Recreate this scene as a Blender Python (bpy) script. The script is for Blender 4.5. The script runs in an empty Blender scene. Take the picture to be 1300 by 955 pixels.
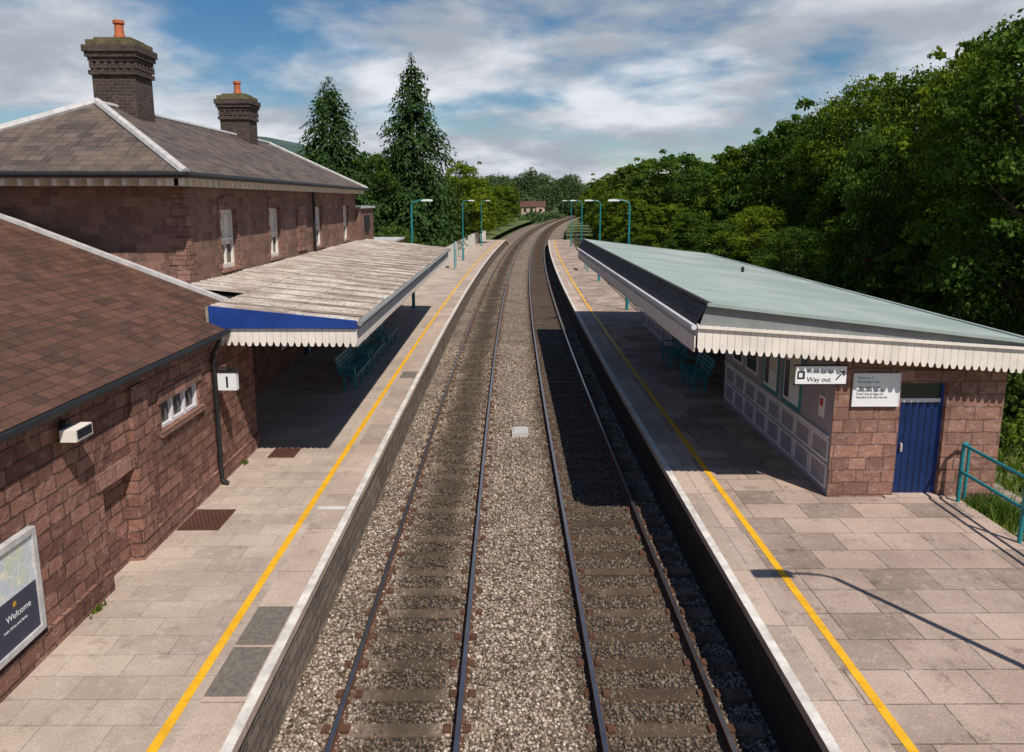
import bpy, math, random
import numpy as np
from mathutils import Vector, Matrix
random.seed(7); rng=np.random.default_rng(11)
scene=bpy.context.scene
scene.view_settings.view_transform='Standard'; scene.view_settings.look='None'; scene.view_settings.exposure=0
COL=scene.collection
PL=0.9   # platform level above rail top
def S(Y): return 3e-4*max(0.0,Y-17)**2
# ------------------------------------------------------------ materials
def lin(c): return (c[0],c[1],c[2],1)
class NT:
    def __init__(s,name):
        s.m=bpy.data.materials.new(name); s.m.use_nodes=True; s.t=s.m.node_tree; s.n=s.t.nodes; s.n.clear()
        s.out=s.n.new('ShaderNodeOutputMaterial'); s.b=s.n.new('ShaderNodeBsdfPrincipled'); s.link(s.b.outputs[0],s.out.inputs[0])
    def link(s,a,b): s.t.links.new(a,b)
    def put(s,sock,v):
        if hasattr(v,'is_linked') or hasattr(v,'links'): s.link(v,sock)
        else: sock.default_value=v
    def uv(s):
        x=s.n.new('ShaderNodeUVMap'); x.uv_map='UVMap'; return x.outputs[0]
    def pos(s): return s.n.new('ShaderNodeNewGeometry').outputs['Position']
    def island(s): return s.n.new('ShaderNodeNewGeometry').outputs['Random Per Island']
    def noise(s,vec,scale,detail=4,rough=.6):
        x=s.n.new('ShaderNodeTexNoise'); s.link(vec,x.inputs['Vector']); x.inputs['Scale'].default_value=scale
        x.inputs['Detail'].default_value=detail; x.inputs['Roughness'].default_value=rough; return x.outputs['Fac']
    def vor(s,vec,scale,feat='F1'):
        x=s.n.new('ShaderNodeTexVoronoi'); x.feature=feat; s.link(vec,x.inputs['Vector']); x.inputs['Scale'].default_value=scale; return x
    def mathn(s,op,a,b=0.0,c=0.0):
        x=s.n.new('ShaderNodeMath'); x.operation=op; s.put(x.inputs[0],a); s.put(x.inputs[1],b); s.put(x.inputs[2],c); return x.outputs[0]
    def rng(s,v,a,b,c=0.,d=1.):
        x=s.n.new('ShaderNodeMapRange'); x.interpolation_type='SMOOTHSTEP'; s.link(v,x.inputs[0])
        for i,q in enumerate((a,b,c,d)): x.inputs[i+1].default_value=q
        return x.outputs[0]
    def mix(s,f,a,b,mode='MIX'):
        x=s.n.new('ShaderNodeMix'); x.data_type='RGBA'; x.blend_type=mode; x.clamp_factor=True
        s.put(x.inputs[0],f); s.put(x.inputs[6],a); s.put(x.inputs[7],b); return x.outputs[2]
    def ramp(s,f,stops):
        x=s.n.new('ShaderNodeValToRGB'); s.link(f,x.inputs[0]); e=x.color_ramp.elements
        while len(e)>1: e.remove(e[0])
        e[0].position=stops[0][0]; e[0].color=stops[0][1]
        for p,c in stops[1:]:
            q=e.new(p); q.color=c
        return x.outputs[0]
    def sep(s,v):
        x=s.n.new('ShaderNodeSeparateXYZ'); s.link(v,x.inputs[0]); return x.outputs
    def mapping(s,v,scale=(1,1,1),rot=(0,0,0),loc=(0,0,0)):
        x=s.n.new('ShaderNodeMapping'); s.link(v,x.inputs[0]); x.inputs['Scale'].default_value=scale; x.inputs['Rotation'].default_value=rot; x.inputs['Location'].default_value=loc; return x.outputs[0]
    def bump(s,h,strength=.5,dist=.02,prev=None):
        x=s.n.new('ShaderNodeBump'); x.inputs['Strength'].default_value=strength; x.inputs['Distance'].default_value=dist
        s.link(h,x.inputs['Height'])
        if prev is not None: s.link(prev,x.inputs['Normal'])
        return x.outputs[0]
    def trackband(s,col,dark,amt=.9):
        p=s.pos(); q=s.sep(p); yy=s.mathn('MAXIMUM',s.mathn('SUBTRACT',q[1],17.),0.); u=s.mathn('SUBTRACT',q[0],s.mathn('MULTIPLY',s.mathn('MULTIPLY',yy,yy),3e-4))
        ns=s.noise(s.mapping(p,scale=(1,.4,1)),1.6,4,.7); nn=s.mathn('MULTIPLY',s.mathn('SUBTRACT',ns,.5),1.3)
        def band(c,w0,w1): return s.rng(s.mathn('ADD',s.mathn('ABSOLUTE',s.mathn('SUBTRACT',u,c)),nn),w0,w1,1,0)
        m=s.mathn('MAXIMUM',band(-1.36,.15,.9),s.mathn('MULTIPLY',band(1.89,.7,1.3),.9))
        m=s.mathn('MAXIMUM',m,s.mathn('MULTIPLY',s.rng(s.noise(p,.5,3),.45,.7),.4))
        return s.mix(s.mathn('MULTIPLY',m,amt),col,s.mix(.82,col,dark))
    def fin(s,col,rough=.8,norm=None,metal=0,spec=.3):
        s.put(s.b.inputs['Base Color'],col); s.put(s.b.inputs['Roughness'],rough); s.b.inputs['Metallic'].default_value=metal
        s.b.inputs['Specular IOR Level'].default_value=spec
        if norm is not None: s.link(norm,s.b.inputs['Normal'])
        return s.m
def m_plain(name,c,rough=.6,var=.25,scale=3,metal=0,spec=.3,bump=.15,band=False):
    n=NT(name); p=n.pos(); a=n.noise(p,scale,4,.65); b=n.noise(p,scale*14,2)
    f=n.rng(a,.3,.7); dark=tuple(x*(1-var) for x in c[:3])+(1,)
    col=n.mix(f,dark,lin(c)); col=n.mix(n.rng(b,.55,.75,0,var*.7),col,tuple(x*.6 for x in c[:3])+(1,))
    if band:
        r=n.island(); col=n.mix(1,col,n.ramp(r,[(0,(.6,.57,.54,1)),(1,(1.15,1.12,1.08,1))]),'MULTIPLY'); col=n.trackband(col,(.03,.02,.013,1))
    return n.fin(col,rough,n.bump(b,bump,.01),metal,spec)
def m_block(name,c1,c2,mort,bw,bh,ms=.012,c3=None,wob=.012,bump=.8,rot=0,stain=.5,off=.5,sm=.15,rough=.88,grain=.35,bias=0.,spots=0,squash=1.,bd=.022):
    n=NT(name); uv=n.uv()
    if rot: uv=n.mapping(uv,rot=(0,0,math.radians(rot)))
    nz=n.n.new('ShaderNodeTexNoise'); n.link(uv,nz.inputs['Vector']); nz.inputs['Scale'].default_value=4; nz.inputs['Detail'].default_value=2
    va=n.n.new('ShaderNodeVectorMath'); va.operation='MULTIPLY_ADD'; n.link(nz.outputs['Color'],va.inputs[0]); va.inputs[1].default_value=(wob*2,wob*2,0); n.link(uv,va.inputs[2])
    bt=n.n.new('ShaderNodeTexBrick'); n.link(va.outputs[0],bt.inputs['Vector']); bt.offset=off; bt.squash=squash; bt.squash_frequency=3
    for k,v in (('Scale',1),('Mortar Size',ms),('Mortar Smooth',sm),('Bias',bias),('Brick Width',bw),('Row Height',bh)): bt.inputs[k].default_value=v
    bt.inputs['Color1'].default_value=lin(c1); bt.inputs['Color2'].default_value=lin(c2); bt.inputs['Mortar'].default_value=lin(mort)
    col=bt.outputs['Color']; big=n.noise(uv,.7,4,.6); fine=n.noise(uv,35,3,.7); mid=n.noise(uv,6,4,.7)
    if c3 is not None: col=n.mix(n.rng(mid,.5,.68,0,.7),col,lin(c3))
    col=n.mix(n.rng(big,.35,.68,0,stain),col,n.mix(1,col,(.46,.43,.41,1),'MULTIPLY'))
    if spots:
        sp=n.noise(n.mapping(uv,loc=(7,3,0)),2.3,5,.75); col=n.mix(n.rng(sp,.54,.68,0,spots),col,n.mix(1,col,(.48,.45,.42,1),'MULTIPLY'))
    col=n.mix(grain,col,n.mix(1,col,n.ramp(fine,[(.3,(.4,.4,.4,1)),(.7,(1.4,1.4,1.4,1))]),'MULTIPLY'))
    h=n.mathn('SUBTRACT',n.mathn('MULTIPLY',fine,.35),bt.outputs['Fac']); h=n.mathn('ADD',h,n.mathn('MULTIPLY',mid,1.1))
    return n.fin(col,rough,n.bump(h,bump,bd))
def m_slate(name,c1,c2,bw,bh,lich=None,gap=.006):
    n=NT(name); uv=n.uv()
    bt=n.n.new('ShaderNodeTexBrick'); n.link(uv,bt.inputs['Vector']); bt.offset=.5
    for k,v in (('Scale',1),('Mortar Size',gap),('Mortar Smooth',.1),('Bias',0),('Brick Width',bw),('Row Height',bh)): bt.inputs[k].default_value=v
    bt.inputs['Color1'].default_value=lin(c1); bt.inputs['Color2'].default_value=lin(c2); bt.inputs['Mortar'].default_value=tuple(x*.25 for x in c1[:3])+(1,)
    big=n.noise(uv,.8,5,.65); fine=n.noise(uv,22,3,.7)
    col=bt.outputs['Color']
    if lich: col=n.mix(n.rng(big,.45,.7,0,.6),col,lin(lich))
    st=n.noise(n.mapping(uv,scale=(3,.35,1)),2,4,.7); col=n.mix(n.rng(st,.48,.72,0,.75),col,n.mix(1,col,(.42,.42,.43,1),'MULTIPLY'))
    col=n.mix(.45,col,n.mix(1,col,n.ramp(fine,[(.3,(.45,.45,.45,1)),(.7,(1.4,1.35,1.3,1))]),'MULTIPLY'))
    v=n.sep(uv)[1]; fr=n.mathn('FRACT',n.mathn('DIVIDE',v,bh)); h=n.mathn('SUBTRACT',n.mathn('MULTIPLY',fr,-1.2),bt.outputs['Fac'])
    h=n.mathn('ADD',h,n.mathn('MULTIPLY',fine,.3))
    return n.fin(col,.72,n.bump(h,.8,.022),0,.35)
def m_ballast(name,rocks):
    n=NT(name); uv=n.uv()
    if rocks: r=n.island(); h=None
    else:
        v=n.vor(uv,19); r=n.sep(v.outputs['Color'])[0]; h=v.outputs['Distance']
    col=n.ramp(r,[(0,(.09,.062,.046,1)),(.25,(.21,.15,.11,1)),(.5,(.32,.245,.185,1)),(.8,(.43,.345,.27,1)),(1,(.60,.52,.44,1))])
    col=n.trackband(col,(.03,.018,.010,1))
    if h is None: return n.fin(col,.9)
    col=n.mix(n.rng(h,.3,.65,0,.8),col,n.mix(1,col,(.25,.23,.2,1),'MULTIPLY'))
    return n.fin(col,.9,n.bump(n.mathn('MULTIPLY',h,-1),1,.03))
def m_leaf(name,c1,c2,c3,trans=.35,scale=.5,tint=1.):
    n=NT(name); r=n.island(); a=n.noise(n.pos(),scale,1)
    col=n.ramp(r,[(0,lin(c1)),(.55,lin(c2)),(1,lin(c3))])
    oi=n.n.new('ShaderNodeObjectInfo').outputs['Random']
    tn=n.ramp(oi,[(0,(.62,.72,.8,1)),(.4,(1,1,1,1)),(.7,(1.35,1.15,.7,1)),(1,(1.9,1.5,.85,1))])
    if tint: col=n.mix(tint,col,n.mix(1,col,tn,'MULTIPLY'))
    col=n.mix(n.rng(a,.38,.62,0,.6),col,n.mix(1,col,(.5,.55,.55,1),'MULTIPLY'))
    n.n.remove(n.b); d=n.n.new('ShaderNodeBsdfDiffuse'); n.link(col,d.inputs[0])
    t=n.n.new('ShaderNodeBsdfTranslucent'); n.link(n.mix(1,col,(1.4,1.5,.5,1),'MULTIPLY'),t.inputs[0])
    ms=n.n.new('ShaderNodeMixShader'); ms.inputs[0].default_value=trans; n.link(d.outputs[0],ms.inputs[1]); n.link(t.outputs[0],ms.inputs[2]); n.link(ms.outputs[0],n.out.inputs[0])
    return n.m
M={}
M['stone']=m_block('red_sandstone',(.34,.165,.12),(.17,.078,.06),(.085,.052,.042),.44,.2,.012,c3=(.40,.25,.19),bump=1,wob=.03,grain=.5,spots=.6,squash=.68,bd=.035)
M['stone2']=m_block('pink_sandstone',(.37,.195,.145),(.21,.11,.085),(.13,.08,.062),.46,.24,.01,c3=(.43,.28,.22),bump=.9,wob=.022,grain=.5,spots=.6,squash=.7,bd=.028)
M['stone3']=m_block('dull_sandstone',(.32,.175,.135),(.18,.098,.077),(.26,.18,.135),.40,.2,.009,c3=(.29,.185,.15),bump=.9,wob=.026,grain=.55,spots=.65,squash=.7,bd=.03)
M['chim']=m_block('sooty_brick',(.085,.06,.05),(.05,.035,.03),(.16,.125,.1),.22,.08,.008,c3=(.14,.105,.085),spots=.5)
M['plface']=m_block('platform_face_stone_shaded',(.05,.042,.036),(.03,.026,.022),(.015,.013,.012),.4,.16,.012)  # right face copy, with its shade put into the base colour
M['plface_l']=m_block('platform_face_stone_sunlit',(.27,.215,.17),(.16,.125,.1),(.08,.065,.055),.4,.18,.012,c3=(.3,.25,.2),bump=1,wob=.02)  # left face copy of that stone, sunlight put into its paler colour
M['pave_l']=m_block('concrete_paving',(.50,.40,.325),(.41,.325,.265),(.24,.19,.16),.75,.42,.005,c3=(.53,.44,.37),wob=.002,bump=.25,stain=.4,grain=.35,spots=.5)
M['pave_r']=m_block('stone_paving',(.47,.35,.285),(.20,.155,.13),(.14,.11,.09),.95,.62,.009,c3=(.47,.37,.305),wob=.006,bump=.35,stain=.45,grain=.45,bias=-.3,spots=.6,squash=.75)
M['cope']=m_block('coping_slabs',(.52,.395,.32),(.34,.265,.22),(.2,.16,.14),1.5,.9,.008,c3=(.54,.43,.36),wob=.002,bump=.25,rot=90,stain=.4,off=0,bias=-.3,grain=.4,spots=.5)
M['tar']=m_plain('patched_tarmac',(.20,.175,.15),.95,.35,18,bump=.5,spec=.1)
M['white']=m_plain('white_paint_worn',(.72,.68,.62),.7,.35,4)
M['cream']=m_plain('cream_paint',(.78,.71,.64),.6,.16,2)
M['yellow']=m_plain('yellow_paint',(.84,.44,.02),.6,.25,6)
M['slate']=m_slate('slate_tiles',(.15,.113,.092),(.07,.054,.046),.34,.24,lich=(.175,.132,.10))
M['tile']=m_slate('brown_tiles',(.135,.065,.042),(.068,.034,.025),.3,.2,lich=(.15,.075,.05))
M['lead']=m_plain('lead_flashing',(.55,.53,.52),.6,.3,5)
M['blue']=m_plain('blue_paint',(.012,.05,.26),.4,.3,3,spec=.5)
M['bluedoor']=m_plain('blue_door_paint',(.006,.024,.11),.45,.35,3,spec=.4)
M['teal']=m_plain('teal_paint',(.012,.22,.25),.4,.2,4,spec=.5)
M['dark']=m_plain('dark_iron',(.02,.02,.022),.5,.3,5)
M['grey']=m_plain('grey_panel_paint',(.33,.31,.35),.7,.14,2)
M['trim']=m_plain('pale_trim_paint',(.68,.65,.67),.6,.14,2)
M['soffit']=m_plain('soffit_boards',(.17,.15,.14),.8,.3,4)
M['concrete']=m_plain('concrete_sleeper',(.33,.25,.185),.9,.55,2.5,bump=.5,band=True)
M['woodsl']=m_plain('stained_sleeper',(.25,.175,.125),.9,.5,2.5,bump=.6,band=True)
M['rust']=m_plain('rusty_steel',(.12,.055,.032),.8,.45,8)
M['rusty_cover']=m_block('rusty_cover',(.17,.06,.035),(.12,.045,.03),(.05,.025,.02),.07,.07,.012,wob=0,bump=.8)
M['bark']=m_plain('bark',(.09,.065,.045),.95,.4,6,bump=.6)
M['terracotta']=m_plain('terracotta',(.5,.14,.06),.8,.25,6)
M['black']=m_plain('black_vinyl',(.015,.015,.015),.5,.1)
M['signwhite']=m_plain('sign_white',(.74,.75,.76),.4,.06,2)
M['posterblue']=m_plain('poster_navy',(.012,.022,.06),.25,.15,2,spec=.5)
M['dirt']=m_plain('gravel_path',(.3,.25,.2),.95,.35,3,bump=.6)
M['render']=m_plain('cottage_render',(.5,.38,.27),.9,.15,1)
M['lich']=m_plain('lichened_cap',(.17,.14,.075),.95,.5,7,bump=.6)
M['corrb']=m_plain('lap_strip',(.36,.30,.25),.8,.45,4)
M['redsign']=m_plain('red_print',(.5,.03,.02),.4,.1)
M['fgrey']=m_plain('grey_fascia',(.24,.25,.25),.7,.2,3)
M['slated']=m_slate('dark_slate_strip',(.06,.065,.075),(.03,.032,.037),.3,.12)
n=NT('polished_rail_top'); p=n.pos(); M['shine']=n.fin(n.mix(n.noise(p,3,3),(.36,.38,.42,1),(.18,.18,.19,1)),.3,None,.9,.5)
n=NT('window_glass'); M['glass']=n.fin((.02,.025,.03,1),.08,None,0,.8)
n=NT('map_print'); p=n.pos(); v=n.vor(p,7,'DISTANCE_TO_EDGE').outputs[0]; a=n.noise(p,3,3)
M['map']=n.fin(n.mix(n.rng(v,.01,.05,1,0),n.mix(n.rng(a,.4,.6),(.55,.58,.45,1),(.5,.56,.62,1)),(.75,.7,.6,1)),.25)
n=NT('green_grey_roof'); p=n.pos(); a=n.noise(p,.45,5,.6); s_=n.noise(n.mapping(p,scale=(.25,2.5,1)),1.2,5,.7); f=n.noise(p,30,2)
col=n.mix(n.rng(a,.35,.7),(.26,.315,.29,1),(.37,.42,.395,1)); col=n.mix(n.rng(s_,.5,.8,0,.5),col,(.20,.24,.225,1))
y=n.sep(p)[1]; seam=n.rng(n.mathn('ABSOLUTE',n.mathn('SUBTRACT',n.mathn('FRACT',n.mathn('DIVIDE',y,2.4)),.5)),.0,.008,1,0)
col=n.mix(n.mathn('MULTIPLY',seam,.55),col,(.13,.16,.15,1))
M['roofgrey']=n.fin(col,.7,n.bump(n.mathn('ADD',n.mathn('MULTIPLY',seam,2),f),.25,.01))
n=NT('weathered_corrugated_sheet'); p=n.pos(); st=n.noise(n.mapping(p,scale=(.35,5,1)),1.6,6,.7); b=n.noise(p,.9,5,.7); f=n.noise(p,16,4,.7)
col=n.mix(n.rng(st,.35,.65),(.19,.14,.11,1),(.48,.40,.34,1)); col=n.mix(n.rng(b,.45,.65,0,.75),col,(.56,.52,.48,1)); col=n.mix(n.rng(f,.5,.7,0,.75),col,(.12,.085,.065,1))
M['corr']=n.fin(col,.8,n.bump(f,.3,.01))
n=NT('rough_grass'); p=n.pos(); a=n.noise(p,.35,5,.7); b=n.noise(p,9,4,.7)
col=n.mix(n.rng(a,.35,.65),(.06,.095,.022,1),(.15,.16,.055,1)); col=n.mix(n.rng(b,.4,.7,0,.7),col,(.035,.055,.015,1))
M['grass']=n.fin(col,.95,n.bump(b,.8,.06))
n=NT('hazy_hill_woodland'); p=n.pos(); a=n.noise(p,.012,7,.7); b=n.noise(p,.004,4)
col=n.mix(n.rng(a,.4,.62),(.03,.055,.05,1),(.065,.10,.08,1)); col=n.mix(n.rng(b,.4,.6,0,.5),col,(.07,.11,.10,1))  # distance haze put into the woodland greens as a slight blue
M['hill']=n.fin(col,1)
M['ballast']=m_ballast('ballast_bed',False); M['rocks']=m_ballast('ballast_rocks',True)
M['leaf']=m_leaf('broadleaf_foliage',(.038,.075,.014),(.085,.15,.026),(.17,.24,.045))
M['leafd']=m_leaf('shrub_foliage',(.05,.09,.018),(.105,.17,.035),(.2,.26,.06),tint=.5)
M['needle']=m_leaf('conifer_foliage',(.024,.05,.02),(.046,.09,.028),(.09,.14,.04),.15,tint=0)
M['far']=m_leaf('distant_foliage',(.05,.085,.038),(.08,.13,.05),(.135,.18,.065),.2,.12,tint=0)
# ------------------------------------------------------------ mesh builder
class MB:
    def __init__(s): s.v=[];s.f=[];s.m=[];s.mats=[];s.T=Matrix.Identity(4);s.cuv=[]
    def mi(s,m):
        if m not in s.mats: s.mats.append(m)
        return s.mats.index(m)
    def face(s,pts,mat,uv=None):
        i=len(s.v); s.v+= [tuple(s.T@Vector(p)) for p in pts]; s.f.append(list(range(i,i+len(pts)))); s.m.append(s.mi(mat)); s.cuv.append(uv)
    def box(s,x0,x1,y0,y1,z0,z1,mat):
        c=[(x0,y0,z0),(x1,y0,z0),(x1,y1,z0),(x0,y1,z0),(x0,y0,z1),(x1,y0,z1),(x1,y1,z1),(x0,y1,z1)]
        for q in ((0,3,2,1),(4,5,6,7),(0,1,5,4),(1,2,6,5),(2,3,7,6),(3,0,4,7)): s.face([c[k] for k in q],mat)
    def beam(s,a,b,w,h,mat):
        a=Vector(a);b=Vector(b);d=(b-a); L=d.length; q=d.to_track_quat('X','Z').to_matrix().to_4x4()
        o=s.T; s.T=o@Matrix.Translation(a)@q; s.box(0,L,-w/2,w/2,-h/2,h/2,mat); s.T=o
    def tube(s,pts,r,mat,n=8,cap=True):
        pts=[Vector(p) for p in pts]; rs=r if isinstance(r,(list,tuple)) else [r]*len(pts); rings=[]
        for i,p in enumerate(pts):
            d=(pts[min(i+1,len(pts)-1)]-pts[max(i-1,0)]).normalized(); a=Vector((0,0,1)) if abs(d.z)<.9 else Vector((1,0,0))
            u=d.cross(a).normalized(); w=d.cross(u)
            rings.append([p+(u*math.cos(2*math.pi*k/n)+w*math.sin(2*math.pi*k/n))*rs[i] for k in range(n)])
        for i in range(len(rings)-1):
            for k in range(n): s.face([rings[i][k],rings[i][(k+1)%n],rings[i+1][(k+1)%n],rings[i+1][k]],mat)
        if cap: s.face(rings[0][::-1],mat); s.face(rings[-1],mat)
    def sweep(s,prof,Ys,mats,zf=None):
        for j in range(len(Ys)-1):
            for i in range(len(prof)-1):
                P=[];U=[]
                for (pi,Y) in ((i,Ys[j]),(i+1,Ys[j]),(i+1,Ys[j+1]),(i,Ys[j+1])):
                    x,z=prof[pi]; z=zf(Y,z) if zf else z; P.append((x+S(Y),Y,z)); U.append((Y,z) if abs(prof[i][0]-prof[i+1][0])<.03 else (x,Y))
                s.face(P,mats[i] if isinstance(mats,list) else mats,U)
    def wall(s,ax,c,u0,u1,z0,z1,ops,dep,mat,rev=None):
        us=sorted({u0,u1,*[o[0] for o in ops],*[o[1] for o in ops]}); zs=sorted({z0,z1,*[o[2] for o in ops],*[o[3] for o in ops]})
        P=(lambda u,z,d=0:(c+d,u,z)) if ax=='x' else (lambda u,z,d=0:(u,c+d,z))
        for i in range(len(us)-1):
            for j in range(len(zs)-1):
                um=(us[i]+us[i+1])/2; zm=(zs[j]+zs[j+1])/2
                if any(o[0]<um<o[1] and o[2]<zm<o[3] for o in ops): continue
                s.face([P(us[i],zs[j]),P(us[i+1],zs[j]),P(us[i+1],zs[j+1]),P(us[i],zs[j+1])],mat)
        for o in ops:
            a,b,e,f=o[:4]; r=rev or mat
            for (p,q) in (((a,e),(b,e)),((b,e),(b,f)),((b,f),(a,f)),((a,f),(a,e))):
                s.face([P(*p),P(*q),P(*q,dep),P(*p,dep)],r)
    def build(s,name,parent=None,smooth=False):
        me=bpy.data.meshes.new(name); me.from_pydata(s.v,[],s.f)
        for m in s.mats: me.materials.append(M[m])
        me.polygons.foreach_set('material_index',s.m)
        uvl=me.uv_layers.new(name='UVMap'); buf=[]
        for fi,f in enumerate(s.f):
            if s.cuv[fi] is not None:
                for u in s.cuv[fi]: buf+=[u[0],u[1]]
                continue
            P=[Vector(s.v[k]) for k in f]; nn=Vector((0,0,0))
            for k in range(len(P)):
                a,b=P[k],P[(k+1)%len(P)]; nn+=a.cross(b)
            if nn.length<1e-12: nn=Vector((0,0,1))
            nn.normalize()
            if nn.z<0: nn=-nn
            u=Vector((0,0,1)).cross(nn)
            if u.length<.02: u=Vector((1,0,0));v=Vector((0,1,0))
            else: u.normalize(); v=nn.cross(u)
            for p in P: buf+=[p.dot(u),p.dot(v)]
        uvl.data.foreach_set('uv',buf)
        if smooth: me.polygons.foreach_set('use_smooth',[True]*len(s.f))
        o=bpy.data.objects.new(name,me); COL.objects.link(o)
        if parent: o.parent=parent
        return o
def empty(name):
    e=bpy.data.objects.new(name,None); COL.objects.link(e); return e
def text(body,loc,size,mat,parent,rot=(math.pi/2,0,0),align='LEFT',name='lettering',bold=0):
    c=bpy.data.curves.new(name,'FONT'); c.body=body; c.size=size; c.align_x=align; c.offset=bold; c.extrude=.001; c.materials.append(M[mat])
    o=bpy.data.objects.new(name,c); COL.objects.link(o); o.location=loc; o.rotation_euler=rot; o.parent=parent; return o
def Yr(a,b,n): return [a+(b-a)*i/n for i in range(n+1)]
# ------------------------------------------------------------ ground & track
mb=MB(); mb.face([(-4000,-600,-.45),(4000,-600,-.45),(4000,5000,-.45),(-4000,5000,-.45)],'grass'); mb.build('ground')
mb=MB(); mb.sweep([(6.0,.5),(8.6,.62),(10.5,.6),(14,.8),(40,1.2),(70,1.2)],Yr(-8,360,46),'grass'); mb.build('grass_bank')
mb=MB(); mb.sweep([(8.45,.66),(9.9,.66)],Yr(-8,30,10),'dirt'); mb.build('gravel_path')
mb=MB(); mb.sweep([(-70,.8),(-7.8,.7),(-5.5,.6)],Yr(41,330,36),'grass'); mb.build('grass_verge')
BP=[(-5.5,-.44),(-3.0,-.14),(-2.7,-.13),(-2.2,-.14),(-1.36,-.165),(-.5,-.145),(.27,-.12),(1.1,-.145),(1.89,-.17),(2.7,-.155),(3.3,-.24),(5.5,-.44)]
mb=MB(); mb.sweep(BP,Yr(-6,420,130),'ballast'); mb.build('ballast')
def fastmesh(name,V,F,mats,midx=None,uv=None):
    me=bpy.data.meshes.new(name); V=np.asarray(V,np.float32); F=np.asarray(F,np.int32); k=F.shape[1]
    me.vertices.add(len(V)); me.vertices.foreach_set('co',V.ravel()); me.loops.add(F.size); me.loops.foreach_set('vertex_index',F.ravel())
    me.polygons.add(len(F)); me.polygons.foreach_set('loop_start',np.arange(0,F.size,k,dtype=np.int32)); me.polygons.foreach_set('loop_total',np.full(len(F),k,dtype=np.int32))
    for m in mats: me.materials.append(M[m])
    if midx is not None: me.polygons.foreach_set('material_index',np.asarray(midx,np.int32))
    if uv is not None:
        l=me.uv_layers.new(name='UVMap'); l.data.foreach_set('uv',np.asarray(uv,np.float32)[F.ravel()].ravel())
    me.update(calc_edges=True); me.validate(); return me
N=46000
px=rng.uniform(-2.8,3.15,N); py=6.2+ (rng.uniform(0,1,N)**1.5)*28
prof=np.interp(px,[a for a,b in BP],[b for a,b in BP])
base=np.array([(1,0,0),(0,1,0),(-1,0,0),(0,-1,0),(.1,.1,.8),(0,0,-.8)],float)
tri=np.array([(0,1,4),(1,2,4),(2,3,4),(3,0,4),(1,0,5),(2,1,5),(3,2,5),(0,3,5)])
sz=rng.uniform(.018,.04,N); jit=rng.uniform(.6,1.25,(N,6,1)); th=rng.uniform(0,6.28,N)
B=base[None]*jit*sz[:,None,None]*rng.uniform(.7,1.2,(N,1,3)); x=B[...,0]*np.cos(th)[:,None]-B[...,1]*np.sin(th)[:,None]; y=B[...,0]*np.sin(th)[:,None]+B[...,1]*np.cos(th)[:,None]
V=np.stack([x+px[:,None],y+py[:,None],B[...,2]+(prof+.008)[:,None]],-1).reshape(-1,3); V[:,0]+=3e-4*np.maximum(0,V[:,1]-17)**2
F=(tri[None]+np.arange(N)[:,None,None]*6).reshape(-1,3)
o=bpy.data.objects.new('ballast_stones',fastmesh('ballast_stones',V,F,['rocks'],uv=V[:,:2])); COL.objects.link(o)
Yt=Yr(-6,420,140)
for c,sm in ((-1.36,'concrete'),(1.89,'woodsl')):
    g=empty('railway_track')
    mb=MB()
    for r in (-.75,.75):
        x=c+r
        mb.sweep([(x-.07,-.155),(x-.07,-.14),(x-.012,-.125),(x-.012,-.04),(x-.035,-.03),(x-.035,-.004),(x-.028,0)],Yt,'rust')
        mb.sweep([(x-.028,0),(x+.028,0)],Yt,'shine')
        mb.sweep([(x+.028,0),(x+.035,-.004),(x+.035,-.03),(x+.012,-.04),(x+.012,-.125),(x+.07,-.14),(x+.07,-.155)],Yt,'rust')
    mb.build('rails',g)
    mb=MB(); Y=5.0
    while Y<400:
        a=math.atan(6e-4*max(0,Y-17)); j=random.uniform(-.04,.04)
        mb.T=Matrix.Translation((c+S(Y)+j,Y,0))@Matrix.Rotation(-a+random.uniform(-.008,.008),4,'Z'); zt=-.136+random.uniform(-.014,.0)
        mb.box(-1.25,1.25,-.12,.12,-.34,zt,sm)
        if Y<60:
            for r in (-.75,.75):
                mb.box(r-.17,r-.075,-.07,.07,zt,zt+.035,'rust'); mb.box(r+.075,r+.17,-.07,.07,zt,zt+.035,'rust')
        Y+=.68
    mb.build('sleepers',g)
mb=MB(); mb.box(.1,.55,20.2,20.75,-.2,.0,'lead'); mb.box(.15,.5,20.25,20.7,0,.03,'lead'); mb.build('trackside_cable_box')
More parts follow.
